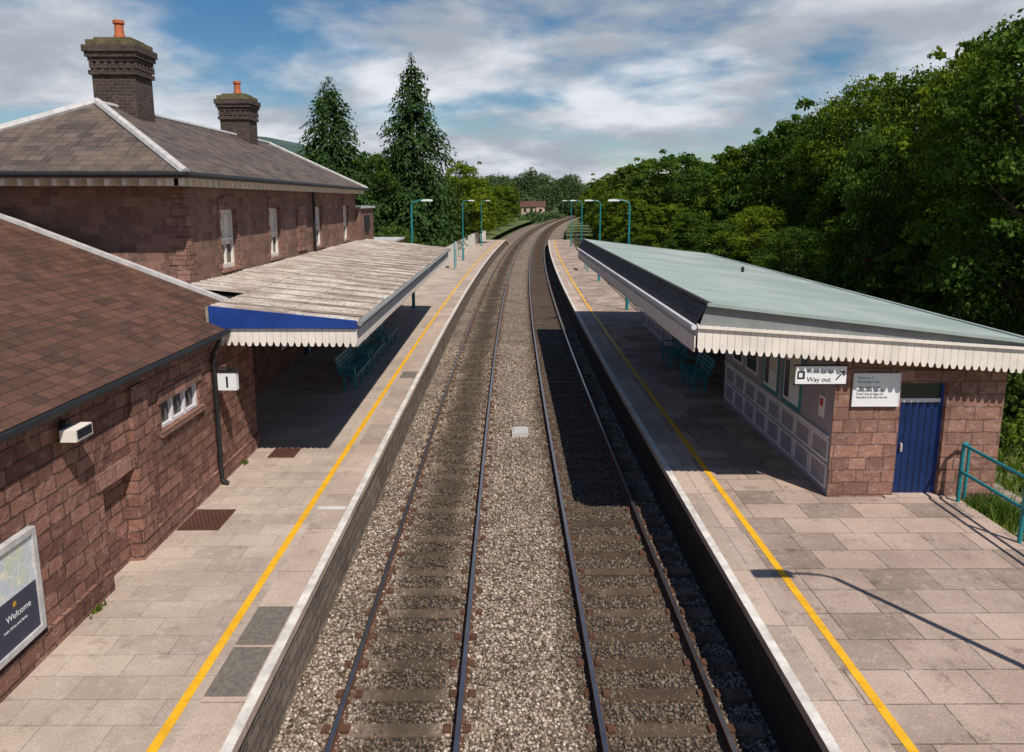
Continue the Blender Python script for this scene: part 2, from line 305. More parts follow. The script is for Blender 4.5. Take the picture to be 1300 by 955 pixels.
# ------------------------------------------------------------ platforms
def zr(a,b):
    return lambda Y,z:(z if Y<=a else z-(min(1,(Y-a)/(b-a)))*1.0)
def platform(sd):
    g=empty('station_platform'); Ys=Yr(-6,108,60)+[112,116]; zf=zr(108,116)
    sgn=-1 if sd=='l' else 1; e=2.76 if sd=='l' else 3.2
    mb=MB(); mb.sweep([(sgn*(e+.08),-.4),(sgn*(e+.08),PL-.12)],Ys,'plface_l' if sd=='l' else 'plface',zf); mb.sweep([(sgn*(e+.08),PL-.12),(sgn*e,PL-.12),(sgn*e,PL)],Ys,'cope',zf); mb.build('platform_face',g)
    w=.12; k0=.62 if sd=='l' else .66
    mb=MB(); mb.sweep([(sgn*e,PL),(sgn*(e+w),PL)],Ys,'white',zf); mb.build('white_edge_line',g)
    mb=MB(); mb.sweep([(sgn*(e+w),PL),(sgn*(e+k0),PL)],Ys,'cope',zf); mb.build('coping',g)
    wid=7.7 if sd=='l' else 8.3; mat='pave_l' if sd=='l' else 'pave_r'; wid2=5.9 if sd=='l' else 6.5
    mb=MB(); mb.sweep([(sgn*(e+k0),PL),(sgn*wid,PL),(sgn*wid,-.4)],[y for y in Ys if y<=41],mat); 
    Y2=[y for y in Ys if y>=39.5]; mb.sweep([(sgn*(e+k0),PL),(sgn*wid2,PL),(sgn*wid2,-.4)],Y2,mat,zf)
    mb.build('paving',g)
    yl=3.5 if sd=='l' else 3.98
    mb=MB(); mb.sweep([(sgn*yl,PL+.005),(sgn*(yl+.11),PL+.005)],Ys,'yellow',zf); mb.build('yellow_line',g)
    if sd=='l':
        mb=MB()
        for (a,b,c,d) in ((-3.375,-2.9,7.6,8.55),(-3.375,-2.9,8.6,9.5),(-3.375,-2.9,23,23.9)): mb.face([(a,c,PL+.004),(b,c,PL+.004),(b,d,PL+.004),(a,d,PL+.004)],'tar')
        mb.face([(-3.4,12.8,PL+.004),(-2.9,12.8,PL+.004),(-2.9,12.95,PL+.004),(-3.4,12.95,PL+.004)],'white')
        mb.build('tarmac_patches',g)
platform('l'); platform('r')
def cover(x0,x1,y0,y1):
    mb=MB(); mb.box(x0,x1,y0,y1,PL+.002,PL+.015,'rusty_cover')
    for a in (x0-.02,x1): mb.box(a,a+.02,y0-.02,y1+.02,PL+.001,PL+.02,'rust')
    for a in (y0-.02,y1): mb.box(x0,x1,a,a+.02,PL+.001,PL+.02,'rust')
    mb.build('manhole_cover')
cover(-5.5,-4.85,11.95,12.75); cover(-5.12,-4.6,15.6,16.15)
def valance(mb,a,b,za,zb,h,mat,axis,w=.13,th=.022):
    n=max(1,int(abs(b[0]-a[0]+b[1]-a[1])/w)); d=Vector((b[0]-a[0],b[1]-a[1],0)); L=d.length; d.normalize(); nr=Vector((-d.y,d.x,0))
    for i in range(n):
        u0=L*i/n+.003; u1=L*(i+1)/n-.003; zt=za+(zb-za)*(i+.5)/n; zb_=zt-h+random.uniform(-.006,.006); um=(u0+u1)/2; hw=(u1-u0)/2
        pr=[(u0,zt),(u1,zt),(u1,zb_+.09),(u1-.02,zb_+.05),(um+hw*.55,zb_+.015),(um,zb_),(um-hw*.55,zb_+.015),(u0+.02,zb_+.05),(u0,zb_+.09)]
        f=[Vector((a[0],a[1],0))+d*u+Vector((0,0,z)) for u,z in pr]; bk=[p+nr*th for p in f]
        mb.face(f,mat); mb.face(bk[::-1],mat)
        for k in range(len(f)): mb.face([f[k],f[(k+1)%len(f)],bk[(k+1)%len(f)],bk[k]],mat)
# ------------------------------------------------------------ station main building (left)
g=empty('station_building')
WX=-7.1; WY0=17.0; WY1=36.0; BX=-13.05; EZ=6.8
mb=MB()
wy=[19.6,23.5,28.9,33.8]
ops=[(y-.55,y+.55,4.62,6.08) for y in wy]+[(y-.55,y+.55,1.6,3.6) for y in (20.5,24,29,33)]+[(26.0,27.1,PL-.02,3.3),(17.9,18.9,PL-.02,3.3)]
mb.wall('x',WX,WY0,WY1,-.3,EZ,ops,-.2,'stone3'); mb.wall('y',WY0,BX,WX,-.3,EZ,[],.2,'stone3')
mb.wall('y',WY1,BX,WX,-.3,EZ,[],-.2,'stone3'); mb.wall('x',BX,WY0,WY1,-.3,EZ,[],.2,'stone3')
mb.build('walls',g)
mb=MB()
for i in range(28):
    z=PL+i*.21; l=.42 if i%2 else .26
    mb.box(WX-l,WX+.02,WY0-.02,WY0+(.68-l),z+.004,z+.2,'stone2')
for y in wy:
    mb.box(WX,WX+.07,y-.68,y+.68,4.53,4.62,'stone2')
    for k in range(7):
        t0=-.66+k*1.32/7; zc=6.08+.1*(1-((t0+.09)/.66)**2); mb.box(WX,WX+.035,y+t0+.006,y+t0+.182,zc-.02,zc+.24,'stone2')
    for sd in (-1,1):
        for k in range(6):
            q=.64 if k%2 else .69; mb.box(WX,WX+.02,y+sd*q-.09,y+sd*q+.09,4.65+k*.235,4.87+k*.235,'stone2')
mb.box(WX,WX+.045,25.9,27.0,4.62,6.1,'stone2')
mb.build('stone_dressings',g)
mb=MB()
for y in wy:
    X=WX-.12
    for (a,b,c,d) in ((y-.55,y-.47,4.62,6.08),(y+.47,y+.55,4.62,6.08),(y-.47,y+.47,4.62,4.72),(y-.47,y+.47,5.98,6.08),(y-.47,y+.47,5.31,5.37),(y-.015,y+.015,4.72,5.31),(y-.015,y+.015,5.37,5.98)): mb.box(X-.05,X+.02,a,b,c,d,'cream')
    mb.box(X-.09,X-.06,y-.47,y+.47,4.7,6.0,'glass'); mb.box(X-.05,X-.04,y-.45,y+.45,5.2,5.97,'cream')
for y in (20.5,24,29,33):
    X=WX-.12
    for (a,b,c,d) in ((y-.55,y-.47,1.6,3.6),(y+.47,y+.55,1.6,3.6),(y-.47,y+.47,1.6,1.7),(y-.47,y+.47,3.5,3.6),(y-.47,y+.47,2.55,2.62),(y-.02,y+.02,1.7,3.5)): mb.box(X-.05,X+.02,a,b,c,d,'cream')
    mb.box(X-.09,X-.06,y-.47,y+.47,1.7,3.5,'glass')
for (a,b) in ((26.0,27.1),(17.9,18.9)): mb.box(WX-.16,WX-.1,a,b,PL,3.3,'bluedoor'); mb.box(WX-.1,WX-.07,a+.1,b-.1,2.9,3.2,'glass'); mb.box(WX-.1,WX-.04,a,a+.08,PL,3.3,'cream'); mb.box(WX-.1,WX-.04,b-.08,b,PL,3.3,'cream')
mb.build('windows_and_doors',g)
mb=MB()
rx0,rx1,ry0,ry1=-13.55,-6.62,16.03,36.5; ez=6.86; rc=(rx0+rx1)/2; hw=(rx1-rx0)/2; rz=8.66
mb.box(rx0+.04,rx1-.04,ry0+.04,ry1-.04,ez-.1,ez-.02,'cream')
y=ry0+.12
mb2=MB()
while y<ry1-.1:
    mb2.box(WX+.003,rx1-.12,y,y+.09,ez-.25,ez-.103,'cream'); y+=.36
x=rx0+.15
while x<rx1-.2:
    mb2.box(x,x+.09,ry0+.12,WY0-.003,ez-.25,ez-.103,'cream'); x+=.36
mb2.build('eaves_brackets',g)
for a,b in (((rx1+.04,ry0-.05,ez-.03),(rx1+.04,ry1,ez-.03)),((rx0,ry0-.04,ez-.03),(rx1+.06,ry0-.04,ez-.03))): mb.tube([a,b],.065,'dark',8)
mb.build('eaves_and_gutter',g)
mb=MB(); A=(rx0,ry0,ez);B=(rx1,ry0,ez);C=(rx1,ry1,ez);D=(rx0,ry1,ez);R0=(rc,ry0+hw,rz);R1=(rc,ry1-hw,rz)
mb.face([A,B,R0],'slate');mb.face([B,C,R1,R0],'slate');mb.face([C,D,R1],'slate');mb.face([D,A,R0,R1],'slate'); mb.build('roof',g)
mb=MB()
for a,b,r in ((A,R0,.1),(B,R0,.1),(R0,R1,.075),(C,R1,.08)):
    a=Vector(a)+Vector((0,0,.01));b=Vector(b)+Vector((0,0,.03)); mb.tube([a,b],r,'lead',8)
mb.build('ridge_and_hip_flashing',g)
def chimney(x,y,zt,w=1.05,d=.95,pots=1):
    mb=MB(); x0,x1,y0,y1=x-w/2,x+w/2,y-d/2,y+d/2; zb=7.9
    mb.box(x0,x1,y0,y1,zb,zt-.95,'chim'); mb.box(x0-.06,x1+.06,y0-.06,y1+.06,zt-.95,zt-.84,'chim')
    mb.box(x0-.01,x1+.01,y0-.01,y1+.01,zt-.84,zt-.62,'chim')
    k=x0-.02
    while k<x1:
        mb.box(k,k+.09,y0-.06,y0-.012,zt-.80,zt-.64,'chim'); k+=.19
    k=y0-.02
    while k<y1:
        mb.box(x1+.012,x1+.06,k,k+.09,zt-.80,zt-.64,'chim'); k+=.19
    for i,(o_,h) in enumerate(((.05,.1),(.1,.12),(.14,.16))):
        z0=zt-.62+[0,.1,.22][i]; mb.box(x0-o_,x1+o_,y0-o_,y1+o_,z0,z0+h,'chim')
    mb.box(x0-.06,x1+.06,y0-.06,y1+.06,zt-.24,zt-.1,'lich'); mb.box(x0+.08,x1-.08,y0+.08,y1-.08,zt-.1,zt-.02,'lich')
    mb.box(x0-.18,x1+.18,y0-.18,y1+.18,zb-.2,zb-.1,'lead')
    px_=x+.02; mb.tube([(px_,y,zt-.04),(px_,y,zt+.1),(px_,y,zt+.12),(px_,y,zt+.36),(px_,y,zt+.38),(px_,y,zt+.46)],[.15,.14,.12,.11,.145,.14],'terracotta',14)
    mb.build('chimney',g)
chimney(rc+.0,20.9,10.42,1.1,.95); chimney(rc,29.6,10.2,1.05,.95)
mb=MB(); mb.tube([(WX+.1,27.9,6.7),(WX+.1,27.9,4.45)],.05,'dark'); mb.build('downpipe',g)
mb=MB(); mb.box(-9.6,-6.9,36.02,39.5,-.3,5.95,'stone3'); mb.box(-9.7,-6.8,36.01,39.6,5.95,6.05,'lead'); mb.box(-8.5,-5.9,39.52,43,-.3,4.2,'stone3'); mb.box(-8.6,-5.8,39.61,43.1,4.2,4.3,'lead')
mb.box(-6.88,-6.8,37,38,4.9,5.6,'dark'); mb.build('end_block',g)
# ------------------------------------------------------------ annex (left near)
g=empty('station_annex'); AX=-5.6; sl=.39; ex=-5.42; ezz=3.87; AY0=-7; AY1=16.4; RX=-12.6
mb=MB(); mb.wall('x',AX,AY0,AY1,-.3,3.85,[(11.9,13.45,2.64,3.1),(10.0,10.85,PL-.03,2.38)],-.16,'stone')
mb.wall('y',AY1,-19,AX,-.3,3.85,[],-.1,'stone'); mb.face([(AX-.1,16.398,3.85),(RX,16.398,3.85),(RX,16.398,ezz+sl*(ex-RX)-.06)],'stone')
mb.build('walls',g)
mb=MB(); mb.face([(AX-.16,10.0,PL-.03),(AX-.16,10.85,PL-.03),(AX-.16,10.85,2.38),(AX-.16,10,2.38)],'stone')
mb.box(AX,AX+.03,9.85,11.0,2.385,2.62,'stone2'); mb.box(AX,AX+.06,11.8,13.55,2.55,2.637,'stone2'); mb.box(AX,AX+.025,11.8,13.55,3.103,3.28,'stone2')
mb.box(AX,AX+.05,AY0,9.98,PL,PL+.3,'stone'); mb.box(AX,AX+.05,10.87,AY1,PL,PL+.3,'stone')
mb.box(AX,AX+.07,10.87,11.35,PL+.3,3.6,'stone')
mb.build('stone_dressings',g)
mb=MB()
for k in range(4):
    y=11.9+k*(1.55-.07)/3; mb.box(AX-.14,AX-.05,y,y+.07,2.64,3.1,'trim')
for k in range(3):
    y=11.97+k*(1.48)/3; mb.box(AX-.13,AX-.06,y,y+.423,2.64,2.69,'trim'); mb.box(AX-.13,AX-.06,y,y+.423,3.05,3.1,'trim'); mb.box(AX-.13,AX-.11,y,y+.423,2.69,3.05,'glass')
mb.build('window',g)
mb=MB(); mb.face([(ex,AY0,ezz),(ex,AY1,ezz),(RX,AY1,ezz+sl*(ex-RX)),(RX,AY0,ezz+sl*(ex-RX))],'tile'); mb.face([(RX,AY0,ezz+sl*(ex-RX)),(RX,AY1,ezz+sl*(ex-RX)),(2*RX-ex,AY1,ezz),(2*RX-ex,AY0,ezz)],'tile'); mb.build('roof',g)
mb=MB(); mb.beam((ex+.02,AY1+.02,ezz+.03),(RX,AY1+.02,ezz+.03+sl*(ex-RX)),.17,.09,'lead'); mb.build('verge_flashing',g)
mb=MB(); mb.tube([(ex+.04,AY0,ezz-.05),(ex+.04,14.45,ezz-.05)],.055,'dark'); mb.box(AX+.002,ex-.02,AY0,14.4,3.75,3.8,'dark')
mb.tube([(ex+.04,14.0,3.8),(ex+.02,14.0,3.68),(AX+.08,14.0,3.5),(AX+.08,14.0,1.02),(AX+.2,14.0,.93)],.045,'dark')
for z in (1.5,2.4,3.3): mb.tube([(AX+.08,14,z),(AX+.08,14,z+.07)],.06,'dark')
mb.build('gutter_and_downpipe',g)
mb=MB(); mb.box(AX+.0,AX+.1,9.15,9.25,3.42,3.6,'dark'); mb.box(AX+.1,AX+.3,9.0,9.38,3.38,3.53,'cream'); mb.box(AX+.302,AX+.31,9.03,9.35,3.41,3.52,'glass'); mb.build('flood_light')
g=empty('poster_board'); X=AX+.06
mb=MB(); mb.T=Matrix.Translation((0,-.16,0)); mb.box(AX+.003,X,7.42,8.48,1.36,2.52,'dark')
for a,b,c,d in ((7.38,7.45,1.3,2.58),(8.45,8.52,1.3,2.58),(7.45,8.45,1.3,1.37),(7.45,8.45,2.51,2.58)): mb.box(AX+.004,X+.035,a,b,c,d,'lead')
mb.box(X,X+.008,7.45,8.45,1.95,2.51,'map'); mb.box(X,X+.008,7.45,8.45,1.37,1.948,'posterblue')
mb.build('panel',g)
R9=(math.pi/2,0,math.pi/2)
text('Welcome',(X+.012,7.72,1.7),.11,'signwhite',g,rot=R9); text('train times and fares',(X+.012,7.66,1.6),.05,'signwhite',g,rot=R9); text('*',(X+.012,7.85,1.78),.16,'yellow',g,rot=R9)
g=empty('platform_number_sign'); mb=MB(); mb.box(-5.47,-5.12,14.0,14.12,2.78,3.12,'signwhite'); mb.box(-5.5,-5.1,13.99,14.13,3.12,3.15,'dark'); mb.beam((-5.56,14.06,3.2),(-5.12,14.06,3.2),.03,.03,'dark'); mb.box(-5.3,-5.28,14.05,14.07,3.15,3.2,'dark'); mb.build('panel',g)
text('1',(-5.295,13.995,2.84),.3,'black',g,align='CENTER',bold=.004)
# ------------------------------------------------------------ left canopy
g=empty('platform_canopy'); cx1=-2.95; CY0=14.5; CY1=37.5
zc=lambda x:4.0+.1*(cx1-x)
mb=MB(); ny=int((CY1-CY0)/.028); 
for i in range(ny):
    y0=CY0+i*.028; y1=y0+.028; f=lambda y:.018*math.sin(2*math.pi*y/.224)+.008*math.sin(y*1.9)
    for (xa,xb,lift) in ((-7.08,-5.7,.03),(-5.72,-4.3,.015),(-4.32,cx1+.06,0)):
        if y0<AY1+.1 and xa<-6: continue
        mb.face([(xa,y0,zc(xa)+f(y0)+lift+.03),(xb,y0,zc(xb)+f(y0)+lift+.03),(xb,y1,zc(xb)+f(y1)+lift+.03),(xa,y1,zc(xa)+f(y1)+lift+.03)],'corr')
mb.build('corrugated_roof',g,True)
mb=MB(); y=CY0+.5
while y<CY1:
    xl=-7.05 if y>AY1+.3 else -5.7
    mb.beam((xl,y,zc(xl)+.055),(cx1+.05,y,zc(cx1)+.05),.035,.035,'corrb'); y+=.9+random.uniform(-.04,.04)
mb.build('lap_strips',g)
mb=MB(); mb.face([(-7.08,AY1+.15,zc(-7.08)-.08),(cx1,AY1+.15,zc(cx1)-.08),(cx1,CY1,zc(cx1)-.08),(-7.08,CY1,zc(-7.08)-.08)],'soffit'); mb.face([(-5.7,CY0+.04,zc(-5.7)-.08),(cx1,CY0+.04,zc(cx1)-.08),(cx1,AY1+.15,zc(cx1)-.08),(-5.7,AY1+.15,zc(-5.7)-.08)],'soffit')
mb.build('soffit',g)
mb=MB(); P=[(-5.74,CY0-.03,3.9),(cx1+.03,CY0-.03,3.87),(cx1+.03,CY0-.03,zc(cx1)+.03),(-5.74,CY0-.03,zc(-5.74)+.04)]; Q=[(p[0],CY0+.03,p[2]) for p in P]
mb.face(P,'blue');mb.face(Q[::-1],'blue')
for k in range(4): mb.face([P[k],P[(k+1)%4],Q[(k+1)%4],Q[k]],'blue')
mb.box(-5.8,-5.742,CY0-.02,16.3,3.9,4.3,'corrb'); mb.box(-5.76,cx1+.04,CY0-.05,CY0-.032,3.885,3.93,'blue')
mb.box(cx1-.0,cx1+.05,CY0+.032,CY1,3.84,4.0,'grey'); mb.tube([(cx1+.1,CY0-.02,3.98),(cx1+.1,CY1,3.96)],.055,'fgrey')
mb.build('fascia',g)
mb=MB(); valance(mb,(-5.74,CY0-.0),(cx1+.03,CY0-.0),3.90,3.87,.36,'cream','x'); valance(mb,(cx1+.02,CY0+.03),(cx1+.02,CY1),3.86,3.86,.36,'cream','y'); mb.build('valance',g)
mb=MB()
for y in (18.5,22,25.5,29,32.5,36):
    mb.beam((-7.08,y,3.95),(-3.05,y,3.75),.08,.14,'teal'); mb.beam((-7.05,y,3.0),(-5.7,y,3.85),.05,.06,'teal')
mb.build('iron_brackets',g)
def bench(x,y,face,L=2.2):
    mb=MB(); mb.T=Matrix.Translation((x,y,PL))@Matrix.Rotation(0 if face>0 else math.pi,4,'Z')
    for k in range(5): mb.box(.02+k*.095,.1+k*.095,-L/2,L/2,.43,.46,'teal')
    for k in range(4): mb.beam((-.03-k*.028,-L/2,.56+k*.115),(-.03-k*.028,L/2,.56+k*.115),.025,.09,'teal')
    for yy in (-L/2+.2,0,L/2-.2):
        mb.box(.06,.12,yy-.03,yy+.03,0,.43,'teal'); mb.box(.38,.44,yy-.03,yy+.03,0,.43,'teal'); mb.box(.02,.5,yy-.03,yy+.03,.38,.428,'teal'); mb.beam((.05,yy,.4),(-.16,yy,.98),.05,.04,'teal')
    for yy in (-L/2+.1,L/2-.1):
        mb.box(0,.46,yy-.03,yy+.03,.64,.68,'teal'); mb.box(.4,.44,yy-.03,yy+.03,.46,.64,'teal')
    mb.build('platform_bench')
bench(-4.85,22.6,1,2.4); bench(-4.85,25.4,1,2.4); bench(-4.85,28.6,1)
bench(5.75,22.0,-1,1.8); bench(5.75,25.0,-1,1.8)
# ------------------------------------------------------------ right waiting room + canopy
g=empty('waiting_room'); FX=5.92; FY=13.35; BX2=9.0; FE=33
mb=MB(); mb.wall('y',FY,FX,BX2,-.4,3.9,[(7.12,7.95,PL-.02,3.07)],.16,'stone2'); mb.wall('x',BX2,FY,FE,-.4,3.85,[],-.1,'stone2'); mb.wall('y',FE,FX,BX2,-.4,3.9,[],-.1,'stone2')
mb.build('stone_walls',g)
mb=MB(); mb.box(FX-.02,FX+.25,FY-.025,FY-.001,PL,3.85,'stone2'); mb.box(7.0,8.08,FY-.04,FY-.001,3.072,3.3,'stone2'); mb.box(6.95,8.1,FY-.1,FY+.16,PL+.002,PL+.03,'cope'); mb.build('stone_dressings',g)
mb=MB(); Y=FY+.1
mb.box(7.12,7.17,Y,Y+.06,PL,3.07,'blue'); mb.box(7.9,7.95,Y,Y+.06,PL,3.07,'blue'); mb.box(7.17,7.9,Y,Y+.06,2.68,2.75,'trim'); mb.box(7.17,7.9,Y+.03,Y+.05,2.75,3.07,'glass')
mb.box(7.17,7.9,Y+.01,Y+.05,PL+.03,2.68,'bluedoor')
for k in range(1,6): mb.box(7.17+k*.122-.004,7.17+k*.122+.004,Y+.002,Y+.008,PL+.05,2.66,'black')
mb.box(7.23,7.26,Y-.04,Y+.01,1.75,1.9,'lead'); mb.build('door',g)
mb=MB(); mb.box(FX,FX+.1,FY+.002,20.3,-.4,3.95,'grey')
mb.box(8.0,8.1,20.3,27.0,-.4,3.95,'grey'); mb.box(FX+.1,8.0,20.2,20.3,PL,3.9,'grey'); mb.box(FX+.1,8.0,27.0,27.1,PL,3.9,'grey')
mb.box(FX,FX+.1,27.0,FE-.01,-.4,3.9,'grey'); mb.build('panelled_walls',g)
mb=MB()
def trimx(a,b,c,d,t=.05,m='trim'):
    X0=FX-.022;X1=FX-.001
    mb.box(X0,X1,a,a+t,c,d,m);mb.box(X0,X1,b-t,b,c,d,m);mb.box(X0,X1,a+t,b-t,c,c+t,m);mb.box(X0,X1,a+t,b-t,d-t,d,m)
for s0,e0 in ((13.45,20.2),(27.1,32.9)):
    n_=int((e0-s0)/.84)
    for k in range(n_):
        a=s0+k*(e0-s0)/n_; b=a+(e0-s0)/n_-.06; trimx(a,b,1.02,1.48); trimx(a,b,1.53,1.95)
    mb.box(FX-.05,FX-.001,s0,e0,1.98,2.04,'trim')
mb.build('panel_trim',g)
mb=MB()
for (a,b,c,d) in ((17.6,18.5,2.2,3.3),(18.75,19.6,2.2,3.3),(28,29,2.2,3.3),(30,31,2.2,3.3)):
    trimx(a,b,c,d,.07); mb.box(FX-.01,FX-.001,a+.07,b-.07,c+.07,d-.07,'glass')
mb.build('windows',g)
mb=MB()
for (a,b,c,d) in ((16.2,17.2,2.07,3.3),(14.9,15.95,2.07,3.3)):
    trimx(a,b,c,d,.08,'teal'); mb.box(FX-.018,FX-.001,a+.08,b-.08,c+.08,d-.08,'signwhite'); mb.box(FX-.022,FX-.019,a+.14,b-.45,c+.5,d-.14,'map'); mb.box(FX-.022,FX-.019,b-.4,b-.14,c+.15,d-.3,'posterblue')
mb.build('timetable_boards',g)
mb=MB(); mb.box(FX-.02,FX-.001,13.75,13.98,2.3,2.7,'signwhite'); mb.box(FX-.024,FX-.021,13.8,13.93,2.5,2.65,'redsign'); mb.build('warning_sign')
g=empty('platform_canopy'); KY0=12.95; KY1=35.2; KX0=3.3; KX1=9.25
zr_=lambda x:4.56-(x-3.42)*.118
mb=MB(); mb.face([(3.42,KY0-.05,zr_(3.42)),(KX1,KY0-.05,zr_(KX1)),(KX1,KY1,zr_(KX1)),(3.42,KY1,zr_(3.42))],'roofgrey')
mb.build('roof_deck',g)
mb=MB(); zv=lambda x:4.19-(x-3.3)*.068
P=[(KX0,KY0,zv(KX0)-.01),(KX1,KY0,zv(KX1)-.01),(KX1,KY0,zr_(KX1)-.012),(3.42,KY0,zr_(3.42)-.012)]; mb.face(P,'fgrey')
mb.beam((3.4,KY0-.05,zr_(3.4)+.0),(KX1+.03,KY0-.05,zr_(KX1+.03)+.0),.09,.06,'roofgrey'); mb.beam((KX1,KY0-.05,zr_(KX1)),(KX1,KY1,zr_(KX1)),.08,.06,'roofgrey'); mb.beam((3.42,KY1,zr_(3.42)),(KX1,KY1,zr_(KX1)),.08,.06,'roofgrey')
mb.face([(KX1-.01,KY0,3.4),(KX1-.01,KY1,3.4),(KX1-.01,KY1,zr_(KX1)-.02),(KX1-.01,KY0,zr_(KX1)-.02)],'fgrey')
mb.box(KX0-.03,KX0+.02,KY0,KY1,3.98,4.2,'trim')
mb.build('fascia',g)
mb=MB(); mb.face([(3.22,KY0-.04,4.2),(3.22,KY1,4.2),(3.42,KY1,4.53),(3.42,KY0-.04,4.53)],'slated')
mb.tube([(3.2,KY0-.04,4.16),(3.2,KY1,4.14)],.05,'trim'); mb.beam((3.43,KY0-.08,4.57),(3.43,KY1,4.57),.07,.05,'dark'); mb.build('slate_skirt',g)
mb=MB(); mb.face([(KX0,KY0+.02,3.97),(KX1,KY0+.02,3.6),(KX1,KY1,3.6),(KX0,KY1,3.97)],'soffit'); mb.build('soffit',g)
mb=MB(); valance(mb,(KX0-.03,KY0-.025),(KX1,KY0-.025),zv(KX0),zv(KX1),.47,'cream','x'); valance(mb,(KX0-.055,KY0+.0),(KX0-.055,KY1),4.0,4.0,.3,'cream','y')
mb.build('valance',g)
mb=MB(); mb.beam((KX0-.04,KY0-.06,zv(KX0)-.02),(KX1,KY0-.06,zv(KX1)-.02),.03,.05,'cream'); mb.tube([(7.4,24,3.9),(7.4,24,4.25)],.05,'dark'); mb.build('moulding',g)
mb=MB()
for y in (15.5,19,22.5,26,29.5,33): mb.beam((FX,y,3.85),(3.35,y,3.95),.07,.12,'trim')
mb.build('brackets',g)
g=empty('notice_board'); mb=MB(); mb.box(6.22,7.04,FY-.055,FY-.026,2.66,3.24,'signwhite')
for a,b,c,d in ((6.2,6.22,2.64,3.26),(7.04,7.06,2.64,3.26),(6.22,7.04,2.64,2.66),(6.22,7.04,3.24,3.26)): mb.box(a,b,FY-.06,FY-.026,c,d,'trim')
mb.build('panel',g)
text('Platform 2\nPassengers for',(6.27,FY-.057,3.15),.07,'teal',g); text('This platform for\nNewport & Cardiff.\nOver the bridge for\nHereford & the North.',(6.27,FY-.057,2.98),.062,'black',g)
g=empty('way_out_sign'); mb=MB(); mb.box(5.08,5.98,13.1,13.13,3.11,3.43,'signwhite'); mb.box(5.05,6.01,13.095,13.135,3.43,3.455,'dark'); mb.box(5.05,6.01,13.095,13.135,3.085,3.11,'dark')
mb.box(5.11,5.24,13.095,13.099,3.2,3.34,'black'); mb.box(5.135,5.2,13.091,13.094,3.23,3.31,'signwhite'); mb.beam((5.8,13.096,3.19),(5.92,13.096,3.33),.008,.02,'black'); mb.box(5.86,5.94,13.093,13.099,3.325,3.345,'black'); mb.box(5.92,5.94,13.093,13.099,3.26,3.325,'black')
mb.tube([(5.25,13.115,3.45),(5.25,13.115,3.9)],.012,'dark'); mb.tube([(5.8,13.115,3.45),(5.8,13.115,3.9)],.012,'dark'); mb.build('panel',g)
text('Ffordd allan',(5.28,13.094,3.31),.1,'black',g,bold=-.001); text('Way out',(5.28,13.094,3.155),.12,'black',g,bold=-.001)
mb=MB()
for y in (13.1,11.4,9.7,8.0): mb.tube([(8.2,y,PL-.4),(8.2,y,PL+1.1)],.035,'teal',10)
for z in (1.08,.58): mb.tube([(8.2,13.1,PL+z),(8.2,4,PL+z)],.03,'teal',10)
mb.tube([(8.2,13.1,PL+1.08),(8.3,13.2,PL+1.08),(8.4,13.25,PL+1.0),(8.4,13.25,PL)],.03,'teal',10); mb.build('handrail')
# ------------------------------------------------------------ lamps
def lamp(x,y,d,h=5.4):
    X=x+S(y); mb=MB(); mb.tube([(X,y,PL),(X,y,PL+1.2),(X,y,PL+1.25),(X,y,PL+h-.2)],[.085,.085,.055,.045],'teal',10)
    mb.tube([(X,y,PL+h-.2),(X+d*.1,y,PL+h-.05),(X+d*.35,y,PL+h+.02),(X+d*.6,y,PL+h+.03)],.03,'teal',8)
    pr=[(.5,-.02),(.55,.05),(.75,.08),(1.0,.07),(1.08,.02),(1.05,-.03)]
    f=[(X+d*a,y-.1,PL+h+b) for a,b in pr]; k=[(X+d*a,y+.1,PL+h+b) for a,b in pr]
    mb.face(f,'signwhite'); mb.face(k[::-1],'signwhite')
    for i in range(len(f)): mb.face([f[i],f[(i+1)%6],k[(i+1)%6],k[i]],'signwhite')
    mb.build('platform_lamp')
for y in (38.5,70,93): lamp(-4.95,y,1)
for y in (38,52,70,92): lamp(5.85,y,-1)
lamp(6.75,7.0,-1,5.2)
for (x,y) in ((-4.9,62),(5.6,60)):
    mb=MB(); X=x+S(y); mb.box(X-.03,X+.03,y-.9,y+.9,PL+1.5,PL+2.1,'signwhite'); mb.box(X-.04,X+.04,y-.95,y-.88,PL,PL+2.15,'teal'); mb.box(X-.04,X+.04,y+.88,y+.95,PL,PL+2.15,'teal'); mb.build('station_name_board')
mb=MB(); y=44.0
while y<112:
    X=-5.95+S(y); mb.box(X-.02,X+.02,y,y+.16,PL-.1,PL+1.5,'white'); y+=.2
for z in (.35,1.1): 
    for j in range(17):
        a=44+j*4; mb.beam((-5.99+S(a),a,PL+z),(-5.99+S(a+4),a+4,PL+z),.05,.08,'white')
mb.build('white_fence')
mb=MB()
for j in range(18):
    a=37+j*4; mb.box(6.7+S(a)-.04,6.7+S(a)+.04,a-.04,a+.04,.4,PL+1.1,'bark'); mb.beam((6.7+S(a),a,PL+.9),(6.7+S(a+4),a+4,PL+.9),.04,.09,'bark'); mb.beam((6.7+S(a),a,PL+.5),(6.7+S(a+4),a+4,PL+.5),.04,.09,'bark')
mb.build('post_and_rail_fence')
